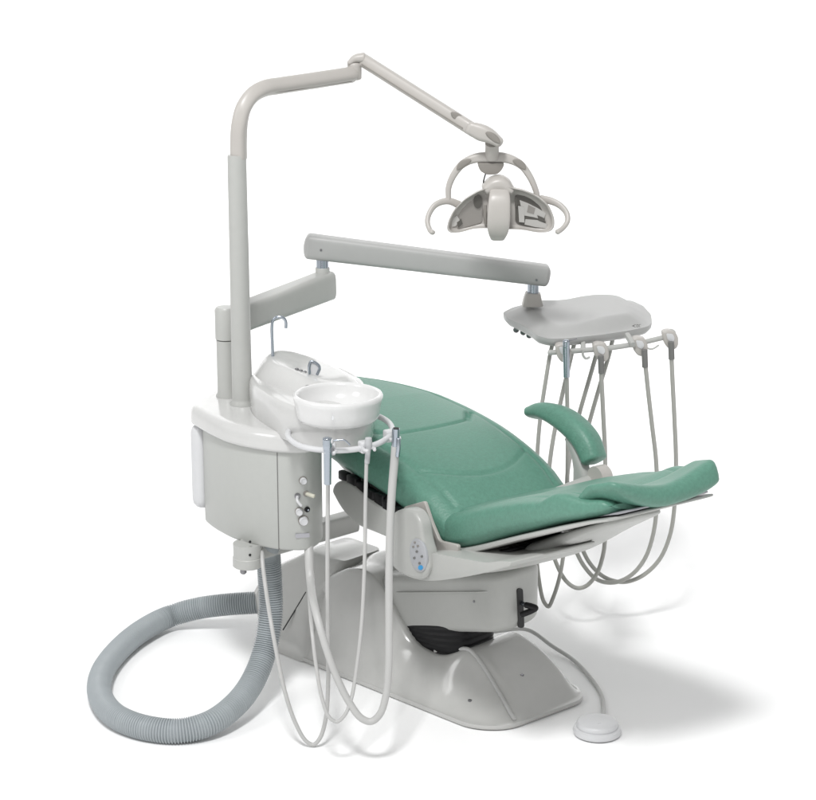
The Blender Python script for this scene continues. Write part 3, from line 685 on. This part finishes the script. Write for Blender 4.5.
# ------------------------------------------------------------------ instrument delivery unit
cb_ = atZ(227.5, 396, zt); yd0 = cb_.y
deliv = thing('delivery_unit', 'grey instrument tray on a jointed arm reaching over the chair from a short column', 'instrument tray', (cb_.x, yd0, zt))
zcol = atY(226, 339, yd0).z; zctop = atY(226, 307, yd0).z
mb = MB(); lathe(mb, [(.036, 0), (.036, .004), (.031, .012), (.031, zcol-zt-.002)], (cb_.x, yd0, zt), n=36); mb.build('column', M_GREY, deliv)
mb = MB(); lathe(mb, [(.030, 0), (.0335, .002), (.0335, zctop-zcol-.008), (.028, zctop-zcol), (.01, zctop-zcol+.001)], (cb_.x, yd0, zcol), n=36); mb.build('column_collar', M_GREY, deliv)
ypin = .40
A = atY(231, 321, yd0+.02); B = atY(327, 285, ypin+.02)
mb = MB(); Pa = [A.lerp(B, i/10) for i in range(11)]
sweep(mb, Pa, lambda t: sup(40, 5, .036, .043+.006*t), up=EZ, cap=.014, capn=5); mb.build('lower_arm', M_GREY, deliv, sharp=60)
pin = atY(322.5, 268, ypin)
mb = MB(); lathe(mb, [(.024, -.03), (.024, .012), (.0225, .014)], atY(322.5, 271.5, ypin), n=28); mb.build('pin_boss', M_GREY, deliv)
mb = MB(); lathe(mb, [(.0205, 0), (.0205, .055)], atY(322.5, 269, ypin), n=28); mb.build('pivot_pin', M_CHROME, deliv)
Y1 = .42
mb = MB(); Pu = [atY(309+(545-309)*t, 246+(275-246)*t, ypin+(Y1-ypin)*t) for t in [i/12 for i in range(13)]]
sweep(mb, Pu, lambda t: sup(40, 5, .036, .041-.006*t), up=EZ, cap=.018, capn=5); ua = mb.build('upper_arm', M_TRAY, deliv, sharp=60)
for x, y, t in [(321, 250, .05), (536.5, 280, .95)]:
    mb = MB(); lathe(mb, [(.004, -.002), (.004, .0015)], atY(x, y, ypin+(Y1-ypin)*t-.0362), (0, -1, 0), 10); mb.build('screw', M_STEELD, ua)
mb = MB(); box(mb, atY(333, 257.5, ypin), EX, EY, EZ, .03, .03, .012); mb.build('stop_block', M_BLACK, ua, bevel=.003)
# tray head
pt = atY(533, 290, Y1)
mb = MB(); lathe(mb, [(.019, -.02), (.019, .05)], pt, n=28); mb.build('tray_pin', M_CHROME, deliv)
mb = MB(); sweep(mb, [atY(532.5, 305, Y1), atY(532.5, 299, Y1), atY(533, 292.5, Y1)], lambda t: sup(32, 5, .036-.011*t, .036-.011*t), up=EY); mb.build('pivot_block', M_LAMP, deliv, bevel=.002)
ZT = 1.055
def fit(pts, z): return [(lambda q: (q.x, q.y))(atZ(x, y, z)) for x, y in pts]
tz0 = atY(560, 341, .12).z; 
front = [(502.5, 316), (506, 321), (519, 327), (529, 333), (537, 339.5), (550, 342.5), (566, 342), (600, 338.5), (630, 334), (648, 330), (652, 326)]
backp = [(651, 318), (643, 309), (631, 303.5), (612, 303), (580, 303), (552, 305), (530, 306), (512, 311)]
tl = fit(front, tz0)+fit(backp, tz0)
to_ = evenly(roundpoly(tl, .02, 5), 150)
cxt = sum(p[0] for p in to_)/len(to_); cyt = sum(p[1] for p in to_)/len(to_)
def trz(x, y, k):
    e = sm01(0, .34, 1-k)
    q = atZ(0, 0, 1); 
    s = (x-cxt)/.25
    h = .012+.026*e+.012*exp(-((s-.35)/.45)**2)*e+.004*exp(-((s+.75)/.25)**2)*e-.006*exp(-((s+.15)/.3)**2)*e
    return tz0+h
mb = MB(); dome(mb, to_, (cxt, cyt), trz, [(.90, tz0-.018), (.955, tz0-.016), (.992, tz0-.006), (1.0, tz0+.004)], lambda x, y, z: Vector((x, y, z)), 40)
tray = mb.build('tray_head', M_TRAY, deliv, sharp=80)
# underside valve blocks
for x, y in [(517, 328.5), (524, 331), (530, 334)]:
    mb = MB(); lathe(mb, [(.010, -.012), (.010, .014), (.006, .016)], atZ(x, y, tz0-.022), (-.3, -1, -.2), 16); mb.build('valve_knob', M_STEELD, deliv)
# small grey lettering on the tray
q0 = Vector((atZ(637, 325.5, tz0+.03)))
mb = MB()
def traypt(px, py, off=.0012):
    """march the pixel ray down to the tray skin"""
    r = ray(px, py); t0 = None; k = 5.2
    while k < 8.5:
        p = CP+r*k; dx, dy = p.x-cxt, p.y-cyt; best = 9
        for a, b in zip(to_, to_[1:]+to_[:1]):
            ax, ay, bx, by = a[0]-cxt, a[1]-cyt, b[0]-cxt, b[1]-cyt; den = dx*(by-ay)-dy*(bx-ax)
            if abs(den) < 1e-12: continue
            t = (ax*(by-ay)-ay*(bx-ax))/den; w = (ax*dy-ay*dx)/den
            if t > 0 and 0 <= w <= 1: best = 1/t
        if best <= 1 and trz(p.x, p.y, best) >= p.z: return p-r.normalized()*off
        k += .002
    return atZ(px, py, tz0+.02)
G = {'K': [(0, 0, 0, 1), (0, .5, .8, 1), (0, .5, .8, 0)], 'O': [(0, 0, 0, 1), (0, 1, .8, 1), (.8, 1, .8, 0), (.8, 0, 0, 0)], 'I': [(.3, 0, .3, 1)], 'C': [(.8, 1, 0, 1), (0, 1, 0, 0), (0, 0, .8, 0)]}
x = 634.2
for ch in 'COC':
    for (a, b, c, d) in G[ch]:
        tube(mb, [traypt(x+a*1.9, 327.2-b*2.6-(x-633)*.02), traypt(x+c*1.9, 327.2-d*2.6-(x-633)*.02)], .0008, n=6)
    x += 2.5
tube(mb, [traypt(632, 326), traypt(633.8, 326)], lambda t: .0008+.0025*t, n=6)
mb.build('tray_mark', M_INK, tray)
# holder rail in front of the tray
zr2 = atY(560, 352, .07).z
rp = [(549, 352.5), (562, 352), (580, 350.5), (600, 349), (620, 346.5), (640, 343), (655, 339.5), (668, 336.5)]
RP = [atY(x, y, .07+.10*(x-549)/120) for x, y in rp]
mb = MB(); tube(mb, RP, .0085, n=14, cap=.004); rl = mb.build('holder_rail', M_GREY, deliv)
mb = MB(); tube(mb, [RP[-1], atY(671, 333.5, .17), atY(672.5, 331, .17)], lambda t: .010+.002*t, n=14, cap=.006); mb.build('rail_knob', M_GREY, rl)
for x, y0_, y1_, dx in [(583, 338, 350, 0), (627, 334, 345, 6)]:
    mb = MB(); sweep(mb, [atY(x, y0_+1, .16), atY(x+dx, y1_, .11)], lambda t: sup(16, 4, .010, .008), up=EX); mb.build('rail_strut', M_GREY, deliv)
mb = MB(); tube(mb, [atY(x, y, .08) for x, y in [(583, 350), (583, 355), (586, 358.5), (590, 357)]], .004, n=8); mb.build('rail_hook', M_GREY, rl)
mb = MB(); tube(mb, [atY(x, y, .13) for x, y in [(644, 347), (652, 349), (659, 345)]], .003, n=8); mb.build('rail_hook', M_GREY, rl)
clips = [(563, 353), (600.5, 352), (639.5, 346.5), (670, 339.5)]
for x, y in clips:
    d = .07+.10*(x-549)/120
    def cp(a, b, dd=0): return atY(a, b, d+dd)
    hk = traced([(x-8, y-7), (x-3, y-9), (x+5, y-8), (x+8.5, y-2), (x+8.5, y+6), (x+6, y+10), (x-1, y+10), (x-6, y+4)], lambda a, b: cp(a, b, -.022), Vector((0, .04, 0)), rnd=3).build('instrument_holder', M_LAMP, deliv, bevel=.006, segs=4)
    traced([(x-4, y-6), (x+3, y-5.5), (x+5, y-1), (x+3, y+3), (x-2, y+1)], lambda a, b: cp(a, b, -.024), Vector((0, .006, 0)), rnd=2).build('holder_face', M_WHITE, hk, bevel=.001)
# instruments on the tray rail
GT = 'instrument tubes hanging from the tray rail'
def dY(x): return .045+.10*(x-549)/120
st = thing('tray_syringe', 'slim steel syringe with needle nozzle on the left end of the tray rail', 'syringe', atY(567, 355, dY(563)-.01), GT)
d = dY(563)-.015
mb = MB(); tube(mb, [atY(566.3, 341, d), atY(566.2, 347, d)], .0115, n=20, cap=.005); mb.build('head', M_CHROME, st)
mb = MB(); tube(mb, [atY(566.2, 346, d), atY(566.4, 360, d), atY(566.6, 377, d)], lambda t: .0112-.001*t, n=18, cap=.002); mb.build('handle', M_CHROME, st)
mb = MB(); tube(mb, [atY(568, 340.5, d), atY(573, 339.8, d), atY(577, 338.6, d)], .0025, n=8); mb.build('nozzle', M_STEELD, st)
mb = MB(); pts = [(566.7, 376), (567.2, 400), (567.6, 430), (567.5, 465), (567, 500), (565, 540), (560, 575), (553, 598), (548.5, 606.5), (544, 602), (539, 580), (536, 545), (536, 500), (537, 460), (540, 420), (545, 385), (551, 350), (555, 336)]
ys = [d+.0, d+.02, d+.05, d+.09, d+.1, d+.11, d+.12, d+.12, d+.12, d+.12, d+.12, d+.12, d+.12, d+.12, d+.12, d+.13, d+.15, d+.17]
tube(mb, [atY(x, y, q) for (x, y), q in zip(pts, ys)], .0068, n=12); mb.build('tubing', M_TUBEK, st)
runs = [
 ('khaki grey handpiece tube with dark ferrule, second along the tray rail', 600.8, 360, [(601, 371), (602, 390), (603.5, 420), (605, 450), (605.5, 490), (605.5, 530), (603, 555), (596, 575), (586, 586), (577, 588), (567, 582), (557, 565), (550, 540), (547, 505), (549, 470), (553, 440), (560, 405), (568, 370), (574, 345), (577, 336)]),
 ('khaki grey handpiece tube with dark ferrule, third along the tray rail', 644.5, 354, [(645.5, 366), (648, 390), (652, 425), (656, 460), (657, 500), (653, 535), (644, 560), (630, 576), (614, 582.5), (598, 580), (584, 566), (574, 545), (568, 515), (567, 480), (571, 450), (579, 415), (589, 380), (597, 352), (601, 337)]),
 ('khaki grey handpiece tube with dark ferrule at the right end of the tray rail', 671, 346, [(671.5, 358), (672.5, 380), (674.5, 420), (676, 460), (675, 500), (670, 535), (659, 560), (642, 576), (624, 582), (606, 578), (592, 566), (582, 548), (576, 520), (576, 485), (581, 455), (590, 420), (600, 385), (609, 355), (613, 338)])]
for lab, fx, fy, pts in runs:
    d = dY(fx)-.012
    hn = thing('handpiece_tube', lab, 'tube', atY(fx, fy, d), GT)
    mb = MB(); tube(mb, [atY(fx, fy-4, d), atY(fx+.6, fy+13, d)], .0098, n=16, cap=.002); mb.build('ferrule', M_INK, hn)
    n = len(pts); mb = MB(); tube(mb, [atY(x, y, d+.14*sm01(0, n*.35, i)+.05*sm01(n*.6, n-1, i)) for i, (x, y) in enumerate(pts)], .0072, n=12); mb.build('tubing', M_TUBEK, hn)

# ------------------------------------------------------------------ light
world = bpy.data.worlds.new('World'); scene.world = world; world.use_nodes = True
bg = world.node_tree.nodes['Background']; bg.inputs['Color'].default_value = (1, 1, 1, 1); bg.inputs['Strength'].default_value = .56
def area(name, loc, target, size, power, sy=None, spread=180):
    l = bpy.data.lights.new(name, 'AREA'); l.energy = power; l.size = size; l.spread = radians(spread)
    if sy: l.shape = 'RECTANGLE'; l.size_y = sy
    o = bpy.data.objects.new(name, l); col.objects.link(o); o.location = loc
    o.rotation_euler = (Vector(target)-Vector(loc)).to_track_quat('-Z', 'Y').to_euler(); return o
area('key_softbox', (-.9, -4.6, 7.3), (0, 0, .3), 1.2, 430)
area('side_softbox', (-4.2, -2.5, 4.0), (0, 0, .6), 1.6, 42)
area('backdrop_lamp', (-2.6, 2.0, 5.6), (-1.8, 4.7, 2.0), 2.0, 45, spread=110)
area('backdrop_lamp', (2.8, 2.0, 5.6), (2.0, 4.7, 2.0), 2.0, 45, spread=110)
vs_ = scene.view_settings; vs_.view_transform = 'Standard'; vs_.look = 'None'; vs_.exposure = 0; vs_.gamma = 1
